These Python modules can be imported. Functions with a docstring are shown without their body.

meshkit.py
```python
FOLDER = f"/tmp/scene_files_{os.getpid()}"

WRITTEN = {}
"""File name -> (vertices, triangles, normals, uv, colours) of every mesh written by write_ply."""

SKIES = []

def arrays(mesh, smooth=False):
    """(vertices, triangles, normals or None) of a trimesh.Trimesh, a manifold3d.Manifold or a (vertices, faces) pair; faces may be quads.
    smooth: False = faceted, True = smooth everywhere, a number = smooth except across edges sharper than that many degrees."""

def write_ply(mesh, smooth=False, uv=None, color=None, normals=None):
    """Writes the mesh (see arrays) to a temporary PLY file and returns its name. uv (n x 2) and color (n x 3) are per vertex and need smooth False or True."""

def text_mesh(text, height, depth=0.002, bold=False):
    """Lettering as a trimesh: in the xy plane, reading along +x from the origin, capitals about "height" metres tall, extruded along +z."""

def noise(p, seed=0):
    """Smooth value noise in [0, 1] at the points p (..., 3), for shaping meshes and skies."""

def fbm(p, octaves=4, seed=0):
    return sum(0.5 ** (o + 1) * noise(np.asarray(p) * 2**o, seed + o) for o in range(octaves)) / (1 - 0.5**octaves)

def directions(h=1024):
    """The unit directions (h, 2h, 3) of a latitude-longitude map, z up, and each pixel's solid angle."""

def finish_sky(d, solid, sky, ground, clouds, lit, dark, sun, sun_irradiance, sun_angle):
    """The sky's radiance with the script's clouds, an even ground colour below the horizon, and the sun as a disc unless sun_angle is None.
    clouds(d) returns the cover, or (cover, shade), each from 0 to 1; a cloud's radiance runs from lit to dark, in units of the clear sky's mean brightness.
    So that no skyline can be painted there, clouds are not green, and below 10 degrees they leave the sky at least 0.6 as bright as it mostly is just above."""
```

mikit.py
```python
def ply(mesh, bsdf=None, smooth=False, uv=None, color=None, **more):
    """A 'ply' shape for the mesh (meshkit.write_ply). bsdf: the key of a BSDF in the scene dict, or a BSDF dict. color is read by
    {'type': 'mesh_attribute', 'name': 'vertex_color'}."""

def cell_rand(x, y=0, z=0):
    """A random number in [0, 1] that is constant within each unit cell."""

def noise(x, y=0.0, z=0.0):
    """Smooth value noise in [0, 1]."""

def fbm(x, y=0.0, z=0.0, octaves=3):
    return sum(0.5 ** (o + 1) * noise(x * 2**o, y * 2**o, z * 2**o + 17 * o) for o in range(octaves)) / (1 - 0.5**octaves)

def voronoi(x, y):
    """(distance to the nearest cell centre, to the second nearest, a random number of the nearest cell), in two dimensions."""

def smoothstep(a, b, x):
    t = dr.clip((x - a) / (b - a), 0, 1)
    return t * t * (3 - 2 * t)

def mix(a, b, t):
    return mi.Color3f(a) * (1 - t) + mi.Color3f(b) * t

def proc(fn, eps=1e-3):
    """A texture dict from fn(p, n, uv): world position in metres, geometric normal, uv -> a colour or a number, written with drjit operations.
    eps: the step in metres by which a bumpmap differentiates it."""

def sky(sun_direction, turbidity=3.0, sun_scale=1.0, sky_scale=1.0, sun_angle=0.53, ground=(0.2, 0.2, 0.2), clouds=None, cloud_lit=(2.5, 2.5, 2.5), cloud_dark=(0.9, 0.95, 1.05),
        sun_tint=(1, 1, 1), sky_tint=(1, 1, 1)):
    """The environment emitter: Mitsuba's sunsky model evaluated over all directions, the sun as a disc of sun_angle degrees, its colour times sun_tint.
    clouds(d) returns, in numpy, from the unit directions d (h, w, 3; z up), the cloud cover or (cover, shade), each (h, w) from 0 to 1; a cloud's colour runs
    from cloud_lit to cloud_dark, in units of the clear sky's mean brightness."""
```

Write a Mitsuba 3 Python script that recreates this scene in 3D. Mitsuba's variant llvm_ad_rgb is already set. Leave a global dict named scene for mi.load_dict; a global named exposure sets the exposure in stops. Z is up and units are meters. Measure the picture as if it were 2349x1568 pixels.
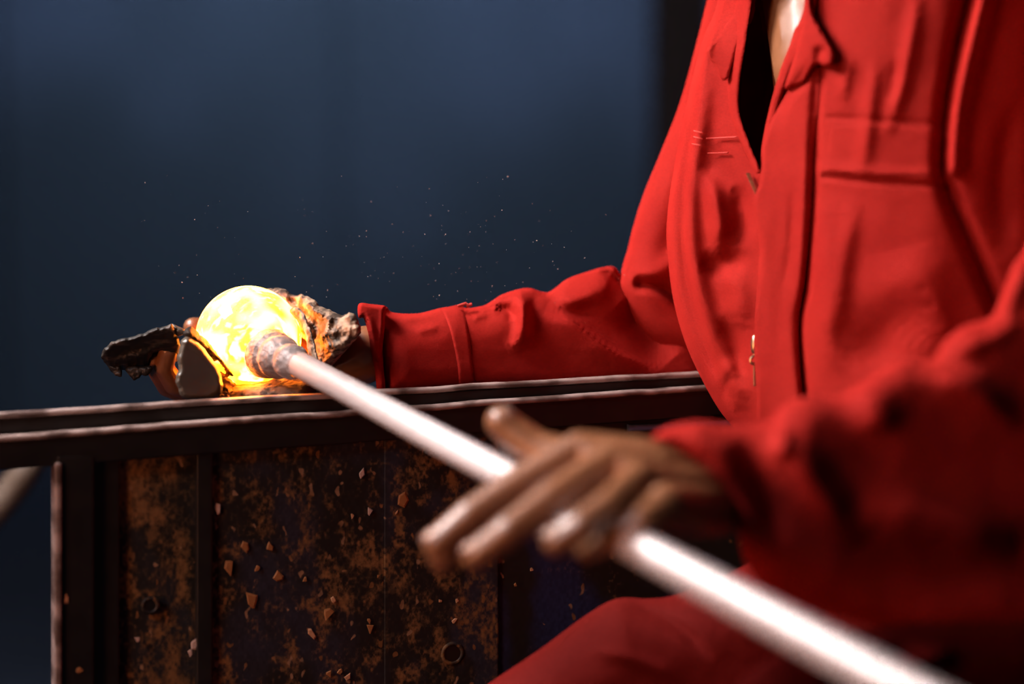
import math, numpy as np, trimesh, drjit as dr, mitsuba as mi, mikit, meshkit
import manifold3d as m3
from scipy.spatial import Delaunay, cKDTree
from scipy.interpolate import PchipInterpolator, LinearNDInterpolator, NearestNDInterpolator
import shapely
from shapely.geometry import Polygon, LineString, Point
from shapely.prepared import prep

# ------------------------------------------------------------------ camera, lights, exposure
T = mi.ScalarTransform4f
F, CX, CY = 5546.0, 1174.5, 784.0                 # an 85 mm lens, in pixels of the 2349 x 1568 frame
CAM = np.array([0.0, 0.0, 0.98]); PITCH = math.radians(6.5)
FWD = np.array([0, math.cos(PITCH), -math.sin(PITCH)]); RIGHT = np.array([1.0, 0, 0]); UP = np.array([0, math.sin(PITCH), math.cos(PITCH)])
exposure = 0.0
scene, labels = {}, {}
scene['camera'] = {'type': 'thinlens', 'fov': math.degrees(2 * math.atan(2349 / 2 / F)), 'fov_axis': 'x', 'aperture_radius': 0.026, 'focus_distance': 2.05, 'near_clip': 0.05, 'far_clip': 100.0,
                   'to_world': T().look_at(origin=CAM.tolist(), target=(CAM + FWD).tolist(), up=[0, 0, 1])}
scene['ambient'] = {'type': 'constant', 'radiance': {'type': 'rgb', 'value': [0.010, 0.011, 0.014]}}
KEY = dict(pos=(-1.15, 1.92, 1.95), aim=(0.15, 1.95, 0.85), size=(0.9, 0.55), rad=(50, 44.5, 43))
FILL = dict(pos=(-2.0, 0.2, 2.3), aim=(0.1, 1.9, 0.8), size=(0.7, 0.5), rad=(20.0, 18.6, 19.0))
FILL_FURNACE = dict(pos=(-1.45, 0.35, 0.80), aim=(0.3, 1.75, 0.72), radius=0.27, rad=(21.0, 6.6, 2.4))                  # warm fill light, added out of view as the furnace at the front left
WALL_LAMP = dict(pos=(-0.55, 5.3, 1.75), aim=(-0.5, 6.4, 1.15), size=(0.35, 0.3), rad=(29.0, 31.0, 36.0))

# ------------------------------------------------------------------ helpers
def P(x, y, d):
    """The point seen at pixel (x, y), d metres from the camera along its axis."""
    x, y, d = np.broadcast_arrays(np.asarray(x, float), np.asarray(y, float), np.asarray(d, float))
    return CAM + d[..., None] * (FWD + ((x - CX) / F)[..., None] * RIGHT - ((y - CY) / F)[..., None] * UP)

def ray(x, y): return FWD + (x - CX) / F * RIGHT - (y - CY) / F * UP
def on_plane(x, y, p0, n):
    r = ray(x, y); return CAM + r * (np.dot(np.asarray(p0) - CAM, n) / np.dot(r, n))
def on_z(x, y, z): return on_plane(x, y, (0, 0, z), np.array([0, 0, 1.0]))
def unit(v): v = np.asarray(v, float); return v / np.linalg.norm(v)

used = {}
def key_of(name, parent=None):
    k = name if parent is None else parent + '__' + name
    n = used.get(k, 0); used[k] = n + 1
    return k if n == 0 else f'{k}_{n:03d}'

def add(name, mesh, mat, parent=None, smooth=True, label=None, cat=None, group=None, kind=None, **more):
    k = key_of(name, parent)
    scene[k] = mikit.ply(mesh, mat, smooth, **more)
    tag(k, label, cat, group, kind)
    return k

def tag(k, label=None, cat=None, group=None, kind=None):
    e = {a: b for a, b in (('label', label), ('category', cat), ('group', group), ('kind', kind)) if b}
    if e: labels.setdefault(k, {}).update(e)

def spline(pts, step=5.0, closed=True):
    """A smooth curve through the points (a point given twice makes a corner), resampled every step."""
    pts = np.asarray(pts, float)
    out, n = [], len(pts)
    for i in range(n if closed else n - 1):
        p0, p1, p2, p3 = (pts[(i + k) % n] if closed else pts[min(max(i + k, 0), n - 1)] for k in (-1, 0, 1, 2))
        if np.allclose(p1, p2): continue
        t = np.linspace(0, 1, max(2, int(np.linalg.norm((p2 - p1)[:2]) / step) + 1))[:-1, None]
        out.append(0.5 * (2 * p1 + (p2 - p0) * t + (2 * p0 - 5 * p1 + 4 * p2 - p3) * t**2 + (3 * p1 - p0 - 3 * p2 + p3) * t**3))
    if not closed: out.append(pts[-1:])
    return np.vstack(out)

def strokes(v, folds):
    """How far the points v (pixels) are lifted towards the camera by folds: (points, height in metres, half width in pixels, kind)."""
    z = np.zeros(len(v))
    for pts, amp, w, kind in folds:
        c = spline(pts, 6.0, False)
        dist, j = cKDTree(c).query(v)
        j = np.clip(j, 1, len(c) - 2)
        t = c[j + 1] - c[j - 1]; r = v - c[j]
        side = np.sign(t[:, 0] * r[:, 1] - t[:, 1] * r[:, 0])            # +: to the right of the stroke's direction, in the picture
        u = j / (len(c) - 1.0); end = np.clip(np.minimum(u, 1 - u) * 2.6, 0, 1); end = end * end * (3 - 2 * end)
        if kind == 'R': end = np.ones_like(u)
        if kind in ('r', 'R'): z += amp * end * np.exp(-(dist / w) ** 2)
        elif kind == 's':                                                # a step: high along the stroke's right side, fading over w
            z += amp * end * np.where(side > 0, np.exp(-(dist / w) ** 2), np.exp(-(dist / (0.26 * w)) ** 2))
        elif kind == 'l': z += amp * end * np.where(side < 0, np.exp(-(dist / w) ** 2), np.exp(-(dist / (0.26 * w)) ** 2))
    return z

def sheet(poly, step, hole=None):
    """Triangulated picture region: points, faces, boundary loop length (the boundary comes first)."""
    edge = np.asarray(poly)
    g = Polygon(edge).buffer(0)
    full = g
    if hole is not None: g = g.difference(Polygon(hole))
    rings = []
    for part in getattr(g, 'geoms', [g]):
        for ring in [part.exterior, *part.interiors]:
            n = max(8, int(ring.length / step)); rings.append(np.array([ring.interpolate(i / n, normalized=True).coords[0] for i in range(n)]))
    b = np.vstack(rings)
    x0, y0, x1, y1 = g.bounds
    gx, gy = np.meshgrid(np.arange(x0, x1, step), np.arange(y0, y1, step * 0.866)); gx[1::2] += step / 2
    q = np.c_[gx.ravel(), gy.ravel()]
    q = q[shapely.contains_xy(g, q[:, 0], q[:, 1])]
    q = q[cKDTree(b).query(q)[0] > 0.6 * step]
    v = np.vstack([b, q])
    f = Delaunay(v).simplices
    c = v[f].mean(1)
    f = f[shapely.contains_xy(g, c[:, 0], c[:, 1])]
    a = v[f[:, 1]] - v[f[:, 0]]; e = v[f[:, 2]] - v[f[:, 0]]
    s = a[:, 0] * e[:, 1] - a[:, 1] * e[:, 0]
    f = f[np.abs(s) > 1e-3]; s = s[np.abs(s) > 1e-3]
    f[s > 0] = f[s > 0][:, [0, 2, 1]]                                     # counter-clockwise as the camera sees it
    return v, f, full

def inflate(poly, dmid, tf, tb, Rf, Rb=None, step=8.0, folds=(), hole=None, noise=None, back=True, corner=True, gain=1.0, keep=None):
    """A solid whose outline is the given one at depth dmid(x, y), tf metres thick towards the camera and tb away from it, rounded over Rf / Rb pixels."""
    poly = spline(poly, step) if corner else np.asarray(poly, float)
    v, f, full = sheet(poly, step, hole)
    ring = full.exterior if full.geom_type == 'Polygon' else max(full.geoms, key=lambda g: g.area).exterior
    D = shapely.distance(shapely.points(v), ring)
    Rb = Rb or Rf
    s = lambda R: np.sqrt(np.clip(1 - (1 - np.clip(D / R, 0, 1)) ** 2, 0, 1))
    d0 = dmid(v[:, 0], v[:, 1])
    lift = gain * strokes(v, folds) * np.clip(D / 14.0, 0, 1)
    if noise is not None: lift = lift + noise(v) * np.clip(D / 8.0, 0, 1)
    tfv = tf(v[:, 0], v[:, 1]) if callable(tf) else tf
    depth = d0 - tfv * s(Rf) - lift
    if keep is not None: keep.extend([v, depth])
    front = P(v[:, 0], v[:, 1], depth)
    if not back: return front, f
    if hole is not None: bv, bf, _ = sheet(poly, step * 2)
    else: bv, bf = v, f
    D = shapely.distance(shapely.points(bv), ring)
    bk = P(bv[:, 0], bv[:, 1], dmid(bv[:, 0], bv[:, 1]) + tb * s(Rb))
    return np.vstack([front, bk]), np.vstack([f, bf[:, ::-1] + len(front)])

def to_tm(vf): return trimesh.Trimesh(np.asarray(vf[0]), np.asarray(vf[1]), process=False)
def join(*ms): return trimesh.util.concatenate([to_tm(m) if isinstance(m, tuple) else m for m in ms])

def tube(points, radii, sides=16, cap=True):
    p = np.asarray(points, float); r = np.broadcast_to(radii, (len(p),)).astype(float)
    t = np.gradient(p, axis=0); t /= np.linalg.norm(t, axis=1, keepdims=True)
    a = np.cross(t[0], [0.31, 0.2, 0.93]); a /= np.linalg.norm(a)
    rows = []
    for i in range(len(p)):
        a = a - t[i] * np.dot(a, t[i]); a /= np.linalg.norm(a); b = np.cross(t[i], a)
        ang = np.arange(sides) * 2 * np.pi / sides
        rows.append(p[i] + r[i] * (np.cos(ang)[:, None] * a + np.sin(ang)[:, None] * b))
    v = np.vstack(rows); i, j = np.meshgrid(np.arange(len(p) - 1), np.arange(sides), indexing='ij')
    q = np.stack([i * sides + j, i * sides + (j + 1) % sides, (i + 1) * sides + (j + 1) % sides, (i + 1) * sides + j], -1).reshape(-1, 4)
    f = np.vstack([q[:, [0, 1, 2]], q[:, [0, 2, 3]]])
    if cap:
        v = np.vstack([v, p[0], p[-1]]); n = len(v); k = np.arange(sides); e = (len(p) - 1) * sides
        f = np.vstack([f, np.c_[np.full(sides, n - 2), (k + 1) % sides, k], np.c_[np.full(sides, n - 1), e + k, e + (k + 1) % sides]])
    return trimesh.Trimesh(v, f, process=False)

def rbox(size, r=0.003, seg=8):
    """A box with rounded edges, as a trimesh about the origin."""
    sx, sy, sz = (s / 2 - r for s in size)
    b = m3.Manifold.sphere(r, seg)
    h = m3.Manifold.batch_hull([b.translate((x, y, z)) for x in (-sx, sx) for y in (-sy, sy) for z in (-sz, sz)])
    m = h.to_mesh(); return trimesh.Trimesh(m.vert_properties[:, :3], m.tri_verts, process=False)

def frame(m, o, ex, ey, ez):
    M = np.eye(4); M[:3, 0], M[:3, 1], M[:3, 2], M[:3, 3] = ex, ey, ez, o
    m = m.copy(); m.apply_transform(M); return m

def lamp(name, spec, label):
    pos, aim = np.array(spec['pos']), np.array(spec['aim']); w, h = spec['size']
    z = unit(aim - pos); x = unit(np.cross(z, [0, 0, 1])); y = np.cross(z, x)
    k = key_of(name)
    scene[k + '__diffuser'] = {'type': 'rectangle', 'to_world': T(np.vstack([np.c_[x * w / 2, y * h / 2, z, pos], [0, 0, 0, 1]])), 'bsdf': {'type': 'ref', 'id': 'lamp_white'},
                               'emitter': {'type': 'area', 'radiance': {'type': 'rgb', 'value': list(map(float, spec['rad']))}}}
    add('housing', frame(rbox((w + .06, h + .06, .08), .012), pos - z * .045, x, y, z), 'dark_steel', k)
    top = np.array([pos[0], pos[1], 3.6])
    add('hanger', tube([pos - z * .08, top], .012, 8), 'dark_steel', k)
    tag(k, label, 'lamp')

# ------------------------------------------------------------------ materials
def rgb(*c): return {'type': 'rgb', 'value': list(map(float, c))}
def mat(name, d): scene[name] = {'type': 'twosided', 'bsdf': d} if d['type'] not in ('twosided',) else d
N, FB, SS, MIX, VOR = mikit.noise, mikit.fbm, mikit.smoothstep, mikit.mix, mikit.voronoi

mat('lamp_white', {'type': 'diffuse', 'reflectance': rgb(.8, .8, .8)})
mat('dark_steel', {'type': 'principled', 'base_color': rgb(.03, .028, .027), 'roughness': .4, 'specular': .5})

def wall_col(p, n, uv):
    t = FB(p.x * 1.1 + 3, p.y, p.z * 0.9, 3)
    return MIX((.026, .048, .078), (.066, .110, .20), SS(.33, .68, t))
mat('wall_paint', {'type': 'principled', 'base_color': mikit.proc(wall_col), 'roughness': .75, 'specular': .2})
mat('floor_concrete', {'type': 'principled', 'base_color': mikit.proc(lambda p, n, uv: MIX((.008, .012, .02), (.014, .02, .034), FB(p.x * 3, p.y * 3, 0, 4))), 'roughness': .95, 'specular': .05})
mat('column_steel', {'type': 'principled', 'base_color': rgb(.006, .004, .0055), 'roughness': .7, 'specular': .2})

def red_col(p, n, uv):
    t = FB(p.x * 25, p.y * 25, p.z * 25, 3)
    fine = N(p.x * 900, p.y * 900, p.z * 900)
    return MIX((.26, .009, .007), (.33, .016, .011), t) * (0.9 + 0.2 * fine)
def weave(p, n, uv):
    return 0.5 * N(p.x * 1500, p.y * 1500, p.z * 1500) + 0.5 * FB(p.x * 260, p.y * 260, p.z * 260, 2)
CLOTH = {'type': 'principled', 'base_color': mikit.proc(red_col), 'roughness': .8, 'specular': .08, 'sheen': .10, 'sheen_tint': .4}
mat('red_cloth', {'type': 'bumpmap', 'arbitrary': mikit.proc(weave, 4e-4), 'scale': 0.00035, 'bsdf': CLOTH})
SHADED_RED = mikit.proc(lambda p, n, uv: red_col(p, n, uv) * .35)  # jacket red darkened: the shade over the lap is put into this colour
mat('shaded_red_cloth', {'type': 'bumpmap', 'arbitrary': mikit.proc(weave, 4e-4), 'scale': 0.00035, 'bsdf': {**CLOTH, 'base_color': SHADED_RED}})
mat('thread', {'type': 'principled', 'base_color': rgb(.5, .04, .03), 'roughness': .8, 'sheen': .5})

def skin_col(p, n, uv):
    return MIX((.17, .066, .026), (.25, .10, .042), FB(p.x * 60, p.y * 60, p.z * 60, 3))
mat('skin', {'type': 'principled', 'base_color': mikit.proc(skin_col), 'roughness': .34, 'specular': .8, 'clearcoat': .6, 'clearcoat_gloss': .5})
mat('nail', {'type': 'principled', 'base_color': rgb(.45, .27, .20), 'roughness': .3, 'specular': .5})
mat('brass', {'type': 'principled', 'base_color': rgb(.75, .58, .36), 'metallic': 1.0, 'roughness': .3})

def iron_col(p, n, uv):
    t = FB(p.x * 160, p.y * 160, p.z * 160, 3)
    return MIX((.13, .105, .10), (.24, .20, .19), SS(.25, .7, t))
mat('scaled_iron', {'type': 'bumpmap', 'arbitrary': mikit.proc(lambda p, n, uv: FB(p.x * 300, p.y * 300, p.z * 300, 3), 4e-4), 'scale': .0012,
                    'bsdf': {'type': 'principled', 'base_color': mikit.proc(iron_col), 'roughness': .55, 'metallic': .25, 'specular': .6}})
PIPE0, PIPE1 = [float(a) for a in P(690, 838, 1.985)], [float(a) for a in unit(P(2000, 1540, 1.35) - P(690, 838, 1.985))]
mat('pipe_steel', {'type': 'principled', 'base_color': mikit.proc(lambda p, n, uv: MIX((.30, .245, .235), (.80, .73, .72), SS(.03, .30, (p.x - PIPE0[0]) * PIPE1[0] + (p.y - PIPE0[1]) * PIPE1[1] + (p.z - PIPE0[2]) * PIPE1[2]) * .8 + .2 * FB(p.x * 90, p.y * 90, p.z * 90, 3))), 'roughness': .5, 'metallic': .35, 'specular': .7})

def rust(p, blue, amount, scale=1.0):
    """Chipped dark paint over rust; all of it in the place's own metres."""
    x, z = (p.x + 0.8 * p.y) * scale, p.z * scale
    big = FB(x * 14, z * 11, 3.0, 3)
    mid = FB(x * 75, z * 60, 9.0, 4)
    fine = FB(x * 330, z * 300, 5.0, 3)
    f1, f2, r = VOR(x * 95 + .5 * N(x * 200, z * 200), z * 70 + .5 * N(z * 190, x * 190, 4))
    base = MIX((.018, .016, .015), blue, SS(.42, .72, FB(x * 22, z * 18, 31.0, 3)))
    rusty = MIX((.09, .055, .026), (.30, .155, .06), SS(.35, .75, mid))
    c = dr.lerp(base, rusty, SS(.40, .70, mid * .5 + fine * .42 + big * .26 - (.25 - amount)))
    chip = SS(.34, .22, f1 + .25 * N(x * 260, z * 230, 8.0)) * SS(.84 - .3 * amount, .86 - .3 * amount, r)
    c = dr.lerp(c, MIX((.30, .14, .05), (.44, .28, .17), SS(.3, .7, N(x * 50, z * 50, 77.0))), chip)
    return c * (0.29 + 0.36 * fine)
mat('rust_brown', {'type': 'principled', 'base_color': mikit.proc(lambda p, n, uv: rust(p, (.03, .032, .042), .20)), 'roughness': .62, 'specular': .3})
mat('rust_mixed', {'type': 'principled', 'base_color': mikit.proc(lambda p, n, uv: rust(p, (.034, .036, .062), .15)), 'roughness': .6, 'specular': .3})
mat('rust_blue', {'type': 'principled', 'base_color': mikit.proc(lambda p, n, uv: rust(p, (.022, .034, .12), -.12)), 'roughness': .55, 'specular': .35})
mat('black_iron', {'type': 'principled', 'base_color': mikit.proc(lambda p, n, uv: MIX((.004, .0035, .0035), (.013, .010, .009), FB(p.x * 60, p.y * 60, p.z * 60, 3))), 'roughness': .38, 'specular': .45})
mat('worn_edge', {'type': 'principled', 'base_color': mikit.proc(lambda p, n, uv: MIX((.10, .065, .055), (.36, .27, .245), SS(.3, .65, FB(p.x * 55, p.y * 55, p.z * 55, 4)))), 'roughness': .32, 'metallic': .3, 'specular': .6})
mat('chip_tan', {'type': 'principled', 'base_color': rgb(.40, .22, .12), 'roughness': .7})
mat('chip_orange', {'type': 'principled', 'base_color': rgb(.24, .10, .03), 'roughness': .7})
mat('chip_pale', {'type': 'principled', 'base_color': rgb(.42, .30, .26), 'roughness': .7})
mat('blue_paint', {'type': 'principled', 'base_color': rgb(.06, .10, .22), 'roughness': .4})
mat('tan_hose', {'type': 'principled', 'base_color': rgb(.10, .07, .05), 'roughness': .6})
mat('dust', {'type': 'diffuse', 'reflectance': rgb(.8, .7, .6)})

def paper_col(p, n, uv):
    t = FB(p.x * 110, p.y * 110, p.z * 110, 4); u = FB(p.x * 34 + 5, p.y * 34, p.z * 34, 3)
    c = MIX((.035, .022, .014), (.32, .22, .15), SS(.38, .66, t))
    return c * SS(.26, .56, u) + mi.Color3f(.012, .008, .006)
mat('charred_paper', {'type': 'bumpmap', 'arbitrary': mikit.proc(lambda p, n, uv: FB(p.x * 240, p.y * 240, p.z * 240, 3), 4e-4), 'scale': .002,
                      'bsdf': {'type': 'principled', 'base_color': mikit.proc(paper_col), 'roughness': .6, 'specular': .35}})
mat('wet_paper', {'type': 'bumpmap', 'arbitrary': mikit.proc(lambda p, n, uv: FB(p.x * 90, p.y * 90, p.z * 90, 3), 4e-4), 'scale': .002,
                  'bsdf': {'type': 'principled', 'base_color': mikit.proc(lambda p, n, uv: MIX((.042, .036, .028), (.095, .08, .062), FB(p.x * 40, p.y * 40, p.z * 40, 3))), 'roughness': .35, 'specular': .6}})
mat('burnt_paper', {'type': 'bumpmap', 'arbitrary': mikit.proc(lambda p, n, uv: FB(p.x * 200, p.y * 60, p.z * 200, 3), 4e-4), 'scale': .002,
                    'bsdf': {'type': 'principled', 'base_color': mikit.proc(lambda p, n, uv: MIX((.012, .009, .007), (.055, .040, .032), SS(.5, .8, FB(p.x * 70, p.y * 70, p.z * 200, 3)))), 'roughness': .55, 'specular': .5}})

lamp('key_lamp', KEY, 'large bright work lamp hung above the bench, left of the glassblower')
lamp('hall_lamp', FILL, 'dimmer square work lamp hung near the front left of the hall')
lamp('wall_lamp', WALL_LAMP, 'small lamp hung before the blue back wall')

# ------------------------------------------------------------------ setting
WY = 6.4
def quad(a, b, c, d): return (np.array([a, b, c, d]), np.array([[0, 1, 2], [0, 2, 3]]))
add('wall_back', trimesh.util.concatenate([frame(rbox((8, .1, 3.8), .004), (0, WY + .05, 1.9), *np.eye(3))]), 'wall_paint', smooth=30, label='dark blue painted workshop wall behind the bench', kind='structure')
for i in range(9):                                                        # upright sheets of the wall cladding, with open joints
    x = -3.6 + i * .9
    add('panel', frame(rbox((.885, .03, 3.7), .006), (x, WY - .012, 1.86), *np.eye(3)), 'wall_paint', 'wall_back', smooth=30)
add('floor', frame(rbox((8, 8.6, .1), .004), (0, 2.4, -.05), *np.eye(3)), 'floor_concrete', smooth=30, label='dark concrete workshop floor', kind='structure')
c0 = P(1560, 400, 4.6)
k = key_of('steel_column')
add('shaft', frame(rbox((.11, .12, 3.6), .01), (c0[0], c0[1], 1.83), *np.eye(3)), 'column_steel', k, smooth=30)
add('base_plate', frame(rbox((.26, .26, .03), .004), (c0[0], c0[1], .015), *np.eye(3)), 'column_steel', k, smooth=30)
tag(k, 'dark brown steel column standing behind the right shoulder of the person in red', 'column')

k = key_of('added_furnace')
fz = unit(np.array(FILL_FURNACE['aim']) - FILL_FURNACE['pos']); fx = unit(np.cross(fz, [0, 0, 1])); fy = np.cross(fz, fx); fp = np.array(FILL_FURNACE['pos'])
add('brick_shell', frame(rbox((.95, .95, .7), .03), fp - fz * .40, fx, fy, fz), 'floor_concrete', k, smooth=30)
add('mouth_ring', frame(trimesh.creation.torus(.31, .045, major_sections=48, minor_sections=14), fp - fz * .03, fx, fy, fz), 'dark_steel', k)
for a in (-1, 1): add('leg', tube([[fp[0] + a * .3 * fx[0] - .3 * fz[0], fp[1] + a * .3 * fx[1] - .3 * fz[1], 0], [fp[0] + a * .3 * fx[0] - .3 * fz[0], fp[1] + a * .3 * fx[1] - .3 * fz[1], .42]], .04, 10), 'dark_steel', k)
scene[k + '__glowing_mouth'] = {'type': 'disk', 'to_world': T(np.vstack([np.c_[fx * .27, fy * .27, fz, fp], [0, 0, 0, 1]])), 'bsdf': {'type': 'ref', 'id': 'lamp_white'}, 'emitter': {'type': 'area', 'radiance': rgb(*FILL_FURNACE['rad'])}}
tag(k, 'furnace with a glowing round mouth added out of view left of the camera as a warm fill light', 'added_furnace')

# ------------------------------------------------------------------ the bench
A, B = P(0, 943, 1.93), P(1600, 848, 2.10)
TX = unit(B - A); TN = unit(np.cross(TX, [0, 0, 1])); TZ = np.array([0, 0, 1.0])       # along the rail, towards the camera, up
if TN[1] > 0: TN = -TN
rng = np.random.default_rng(4)
def bar(a, b, depth, height, r, mat_, name, parent, wob=.0006, n=90, ext=(.5, .35)):
    """A long bar with rounded edges and slightly uneven top, its top front edge running from a to b."""
    a, b = np.asarray(a), np.asarray(b); t = unit(b - a); L = np.linalg.norm(b - a); nn = unit(TN - t * np.dot(TN, t)); up = np.cross(nn, t); up = up if up[2] > 0 else -up
    s = np.linspace(-ext[0], L + ext[1], n)
    prof = []
    for cu, cv, a0 in ((-r, -r, 90), (-depth + r, -r, 180), (-depth + r, -height + r, 270), (-r, -height + r, 360)):
        # u: towards the camera (front edge at 0), v: up (top at 0); corners in turn
        for q in np.linspace(0, 90, 5):
            th = math.radians(a0 - 90 + q) if False else math.radians({90: 0, 180: 90, 270: 180, 360: 270}[a0] + q)
            prof.append((cu + r * math.cos(th), cv + r * math.sin(th)))
    prof = np.array(prof); m = len(prof)
    w = (meshkit.fbm(np.c_[s * 30, np.zeros(n), np.full(n, 7.0)], 4, 3) - .5) * 2 * wob; w2 = (meshkit.fbm(np.c_[s * 45, np.ones(n), np.zeros(n)], 4, 9) - .5) * 2 * wob
    v = (a + s[:, None] * t)[:, None] + (prof[None, :, 0] + w2[:, None])[..., None] * nn + (prof[None, :, 1] + w[:, None])[..., None] * up
    v = v.reshape(-1, 3); i, j = np.meshgrid(np.arange(n - 1), np.arange(m), indexing='ij')
    q = np.stack([i * m + j, (i + 1) * m + j, (i + 1) * m + (j + 1) % m, i * m + (j + 1) % m], -1).reshape(-1, 4)
    f = np.vstack([q[:, [0, 1, 2]], q[:, [0, 2, 3]]])
    for e in (0, n - 1):
        f = np.vstack([f, [[e * m, e * m + k, e * m + k + 1] for k in range(1, m - 1)]])
    tm = trimesh.Trimesh(v, f, process=False); trimesh.repair.fix_normals(tm)
    return add(name, tm, mat_, parent, smooth=50)
bench = key_of('work_bench')
bar(on_plane(0, 947, A, TN), on_plane(1600, 853, A, TN), .012, .0045, .002, 'worn_edge', 'upper_rail', bench, .0012)
n2 = A + TN * .016
a2, b2 = on_plane(0, 1000, n2, TN), on_plane(1600, 886, n2, TN)
bar(a2, b2, .012, .0045, .002, 'worn_edge', 'lower_rail', bench, .0012)
a3, b3 = on_plane(0, 1006, n2 - TN * .004, TN), on_plane(1600, 890, n2 - TN * .004, TN)
bar(a3, b3, .018, 66 * 1.95 / F + .002, .002, 'black_iron', 'rail_web', bench, .0005)
a4, b4 = on_plane(0, 958, n2 - TN * .022, TN), on_plane(1600, 862, n2 - TN * .022, TN)
bar(a4, b4, .012, .03, .002, 'black_iron', 'rail_channel', bench, .0004)
PN = A + TN * .002                                                        # the plane of the front panels
def slab(x0, x1, y0, y1, off, thick, mat_, name, parent, r=.0015, skew=(0, 0)):
    """A plate on the bench front: its corners are pixels on the panel plane moved off metres towards the camera."""
    p0 = PN + TN * off
    c = [on_plane(x, y, p0, TN) for x, y in ((x0 + skew[0], y0), (x1 + skew[1], y0), (x1, y1), (x0, y1))]
    b = m3.Manifold.sphere(r, 6)
    h = m3.Manifold.batch_hull([b.translate(tuple(q - TN * (r + e))) for q in c for e in (0, max(thick - 2 * r, 1e-4))]).to_mesh()
    return add(name, trimesh.Trimesh(h.vert_properties[:, :3], h.tri_verts, process=False), mat_, parent, smooth=30)
YB = 2150
hole_c = on_plane(1037, 1497, PN, TN); hole_l = on_plane(344, 1387, PN, TN)
slab(263, 468, 1040, YB, -.004, .004, 'rust_brown', 'panel', bench)
slab(478, 884, 1000, YB, 0, .004, 'rust_mixed', 'panel', bench)
slab(886, 1141, 980, YB, .0015, .004, 'rust_mixed', 'panel', bench)
slab(1146, 1800, 950, YB, -.002, .004, 'rust_blue', 'panel', bench)
slab(456, 484, 1034, YB, .006, .012, 'black_iron', 'divider_strip', bench)
po = slab(131, 138, 1066, YB, .016, .030, 'worn_edge', 'post', bench, skew=(0, 0))
slab(136, 212, 1050, YB, .012, .008, 'black_iron', 'post', bench)
slab(205, 270, 1050, YB, .003, .008, 'black_iron', 'post', bench)
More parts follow.
